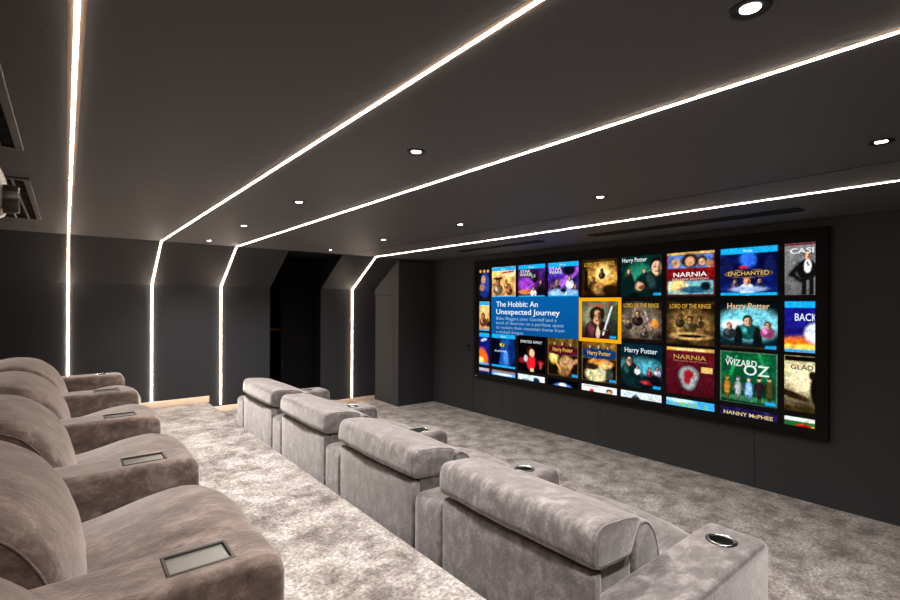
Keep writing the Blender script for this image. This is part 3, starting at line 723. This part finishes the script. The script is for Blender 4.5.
for k, bc, sd in ((3, (95, 18, 40), 24), (4, (18, 60, 120), 25)):
    body = [('g', (120, 90, 30), (20, 14, 10)), ('n', .4, 8)]
    body += fig(.25, .86, .09)+fig(.5, .87, .1, (215, 165, 130), (20, 50, 90) if k == 4 else (90, 20, 30))+fig(.76, .85, .09)
    if k == 3: body += [('r', 0, 1, 0, .55, (28, 16, 10)), ('e', .2, .48, .14, .14, (255, 225, 120), .8), ('e', .62, .36, .22, .2, (190, 140, 95), .35), ('e', .9, .42, .12, .06, (175, 125, 85), .4, .5), ('e', .55, .14, .2, .12, (150, 105, 60), .4), ('l', .2, .46, .42, .2, .03, (220, 160, 60))]
    else: body += [('r', 0, 1, 0, .55, (18, 16, 16)), ('e', .55, .46, .34, .12, (205, 130, 50), .35), ('e', .72, .42, .14, .1, (235, 180, 110), .4), ('e', .42, .18, .3, .2, (215, 200, 150), .35), ('e', .3, .36, .2, .08, (50, 40, 34), .4), ('e', .8, .2, .1, .16, (60, 70, 60), .5)]
    body += [('e', .5, .685, .62, .125, bc, .06), ('n', .3, 15), ('r', 0, .02, 0, 1, (130, 100, 40)), ('r', .98, 1, 0, 1, (130, 100, 40)), ('r', 0, 1, 0, .015, (130, 100, 40))]
    tile(k, 2, body, [('Harry Potter', .5, .655, .10, (230, 185, 60), .66)], sd, hd=True)
tile(5, 2, [('g', (6, 44, 60), (10, 30, 34)), ('n', .4, 8), ('e', .5, .5, .5, .18, (70, 150, 165), .6), ('e', .24, .3, .24, .3, (14, 44, 46), .2), ]+fig(.22, .60, .24, (210, 160, 125), (16, 44, 46), (40, 26, 20))+fig(.42, .46, .09, (205, 155, 120), (210, 215, 220))+fig(.72, .44, .09, (205, 155, 120), (120, 30, 40))+fig(.9, .46, .1, (205, 155, 120), (170, 150, 190))+[('e', .7, .14, .2, .05, (150, 30, 40), .5), ('e', .85, .2, .12, .14, (14, 16, 20), .4), ('n', .3, 15)],
   [('Harry Potter', .5, .80, .11, (215, 225, 230), .80)], 26, hd=True)
tile(6, 2, [('g', (110, 22, 36), (84, 14, 28)), ('n', .15, 10), ('r', 0, 1, .93, 1, (205, 160, 70)), ('r', .2, .8, .94, .975, (235, 215, 150)), ('e', .48, .42, .22, .2, (120, 125, 128), .06), ('e', .48, .30, .17, .2, (120, 125, 128), .08), ('e', .48, .42, .18, .165, (165, 168, 170), .08), ('e', .48, .31, .135, .165, (165, 168, 170), .08), ('e', .48, .44, .11, .1, (160, 20, 30), .5), ('e', .45, .32, .07, .09, (160, 20, 30), .5), ('r', .74, .96, .5, .62, (215, 180, 100))],
   [('NARNIA', .5, .755, .09, (190, 150, 70), .68), ('DELUXE EDITION', .5, .70, .028, (170, 110, 90), .7)], 27)
five = []
for x, c, sk in ((.13, (190, 130, 40), (200, 140, 60)), (.33, (170, 175, 180), (190, 190, 190)), (.52, (130, 180, 225), (230, 185, 150)), (.70, (60, 36, 50), (205, 155, 120)), (.87, (90, 84, 40), (190, 140, 90))):
    c2 = tuple(int(q*.55) for q in c); hh = .02*math.sin(x*31)
    five += [('e', x, .34+hh, .06, .10, c, .2), ('e', x, .22, .065 if x == .52 else .045, .10, c, .2), ('l', x-.055, .40+hh, x-.08, .26, .013, c2), ('l', x+.055, .40+hh, x+.075, .27, .013, c2), ('e', x, .485+hh, .030, .042, sk, .3), ('e', x, .515+hh, .034, .026, c2, .3), ('r', x-.032, x-.008, .06, .18, c2), ('r', x+.008, x+.032, .06, .18, c2)]
tile(7, 2, [('g', (10, 110, 60), (6, 70, 40)), ('n', .25, 6), ('l', .3, .9, .2, .55, .03, (30, 160, 90)), ('l', .7, .95, .86, .5, .03, (30, 150, 85)), ('r', 0, 1, 0, .12, (14, 60, 34)), ('e', .5, .1, .5, .05, (60, 140, 90), .6)]+five+[('n', .12, 14), ('r', 0, .015, 0, 1, (120, 150, 130)), ('r', .985, 1, 0, 1, (120, 150, 130)), ('r', 0, 1, .985, 1, (120, 150, 130)), ('r', 0, 1, 0, .012, (120, 150, 130))],
   [('The', .17, .84, .06, (225, 235, 230), .11), ('WIZARD', .38, .72, .12, (225, 235, 230), .56), ('of', .72, .72, .06, (225, 235, 230), .06), ('OZ', .65, .56, .19, (225, 235, 230), .44)], 28, hd=True)
tile(8, 2, [('g', (225, 205, 150), (60, 44, 20)), ('n', .15, 8), ('e', .35, .6, .3, .25, (235, 220, 175), .6), ('e', .5, .42, .11, .3, (24, 18, 14), .25), ('e', .43, .66, .06, .08, (30, 22, 18), .3), ('e', .1, .3, .3, .06, (50, 34, 16), .4, -.3), ('r', 0, 1, .0, .09, (70, 54, 20)), ('r', 0, 1, .9, 1, (16, 14, 10)), ('n', .2, 15)],
   [('GLAD', .10, .755, .085, (40, 30, 24), .34, 'LEFT')], 29)
# the cut fourth row
tile(0, 3, [('g', (190, 170, 180), (20, 30, 110)), ('r', 0, 1, .5, .9, (24, 40, 120))], [], 31)
tile(1, 3, [('g', (60, 140, 215), (70, 150, 220)), ('r', 0, 1, .95, 1, (170, 110, 50)), ('e', .5, .88, .4, .035, (225, 235, 240), .3), ('n', .12, 14)], [], 32)
tile(2, 3, [('g', (215, 230, 235), (140, 190, 210)), ('n', .3, 9), ('e', .7, .85, .12, .1, (10, 50, 80), .4), ('e', .3, .82, .2, .05, (120, 150, 160), .4)], [], 33)
tile(3, 3, [('g', (2, 3, 10), (2, 3, 10)), ('e', .5, .55, .46, .36, (90, 130, 235), .18), ('e', .5, .5, .43, .34, (10, 24, 110), .15), ('e', .5, .86, .12, .06, (230, 240, 255), .5)], [], 34)
tile(4, 3, [('g', (240, 240, 240), (240, 240, 240)), ('e', .3, .84, .07, .06, (215, 20, 30), .2), ('e', .8, .88, .09, .07, (24, 20, 20), .2), ('e', .8, .83, .07, .08, (215, 165, 130), .25), ('r', .06, .5, .955, .97, (90, 90, 90))], [], 35)
tile(5, 3, [('g', (205, 220, 225), (150, 175, 190)), ('n', .1, 9), ('e', .38, .84, .1, .06, (40, 44, 56), .3), ('e', .38, .9, .03, .035, (120, 90, 80), .3)], [], 36)
tile(6, 3, [('g', (50, 160, 230), (90, 190, 240)), ('e', .3, .96, .3, .05, (190, 225, 245), .6)], [('SHREK 2', .48, .84, .09, (150, 200, 30), .78)], 37)
tile(7, 3, [('g', (40, 30, 90), (20, 16, 60)), ('n', .5, 12)], [('NANNY McPHEE', .5, .845, .075, (225, 200, 130), .86)], 38)
tile(8, 3, [('g', (40, 120, 50), (20, 90, 40)), ('r', 0, 1, .93, 1, (235, 235, 235)), ('e', .3, .82, .14, .06, (200, 20, 24), .3), ('e', .44, .8, .03, .06, (220, 170, 60), .4), ('n', .2, 12)], [], 39)
# information panel and the gold selection border
ip = paintgrid('information_panel', 5.195, 3.612, 1.256, 1.797, [('g', (8, 92, 160), (6, 80, 146))], 3, 3, .0014)
text('The Hobbit: An', 5.09, 1.655, .075, (240, 245, 250), ip, .80, bold=.008, name='heading')
text('Unexpected Journey', 5.09, 1.545, .075, (240, 245, 250), ip, 1.17, bold=.008, name='heading')
for i, (s, wd) in enumerate((('Bilbo Baggins joins Gandalf and a', 1.12), ('band of dwarves on a perilous quest', 1.235), ('to reclaim their mountain home from', 1.245), ('a wicked dragon.', .545))):
    text(s, 5.09, 1.462-.066*i, .044, (150, 185, 215), ip, wd, bold=0, name='summary_text')
b = B(); f = .043
y0, y1, z0, z1 = 3.622, 3.040, 1.240, 1.775
for a in ((y1, y0, z0, z0+f), (y1, y0, z1-f, z1), (y1, y1+f, z0+f, z1-f), (y0-f, y0, z0+f, z1-f)):
    xx = FX0+.010-XR
    box(b, xx-.0035, xx-.0016, fy(a[0]), fy(a[1]), fz(a[2]), fz(a[3]))
obj('selection_border', b, ink((250, 170, 8)), scr)


# ------------------------------------------------------------------ camera
cd = bpy.data.cameras.new('camera'); cam = bpy.data.objects.new('camera', cd); C.objects.link(cam)
F, YAW, ROLL, SY = 476.83, .6781, .0034, 3.38
cd.sensor_fit = 'HORIZONTAL'; cd.sensor_width = 36; cd.lens = F*36/900; cd.shift_y = SY/900; cd.clip_start = .02
cam.matrix_world = Matrix.Translation((0, 0, CAMZ)) @ Matrix.Rotation(-YAW, 4, 'Z') @ Matrix.Rotation(R(90), 4, 'X') @ Matrix.Rotation(ROLL, 4, 'Z')
bpy.context.scene.camera = cam

w = bpy.data.worlds.new('world'); bpy.context.scene.world = w; w.use_nodes = True
w.node_tree.nodes['Background'].inputs['Color'].default_value = (0, 0, 0, 1)
vs = bpy.context.scene.view_settings
vs.view_transform = 'Standard'; vs.look = 'None'; vs.gamma = 1; vs.exposure = 0; vs.use_curve_mapping = False
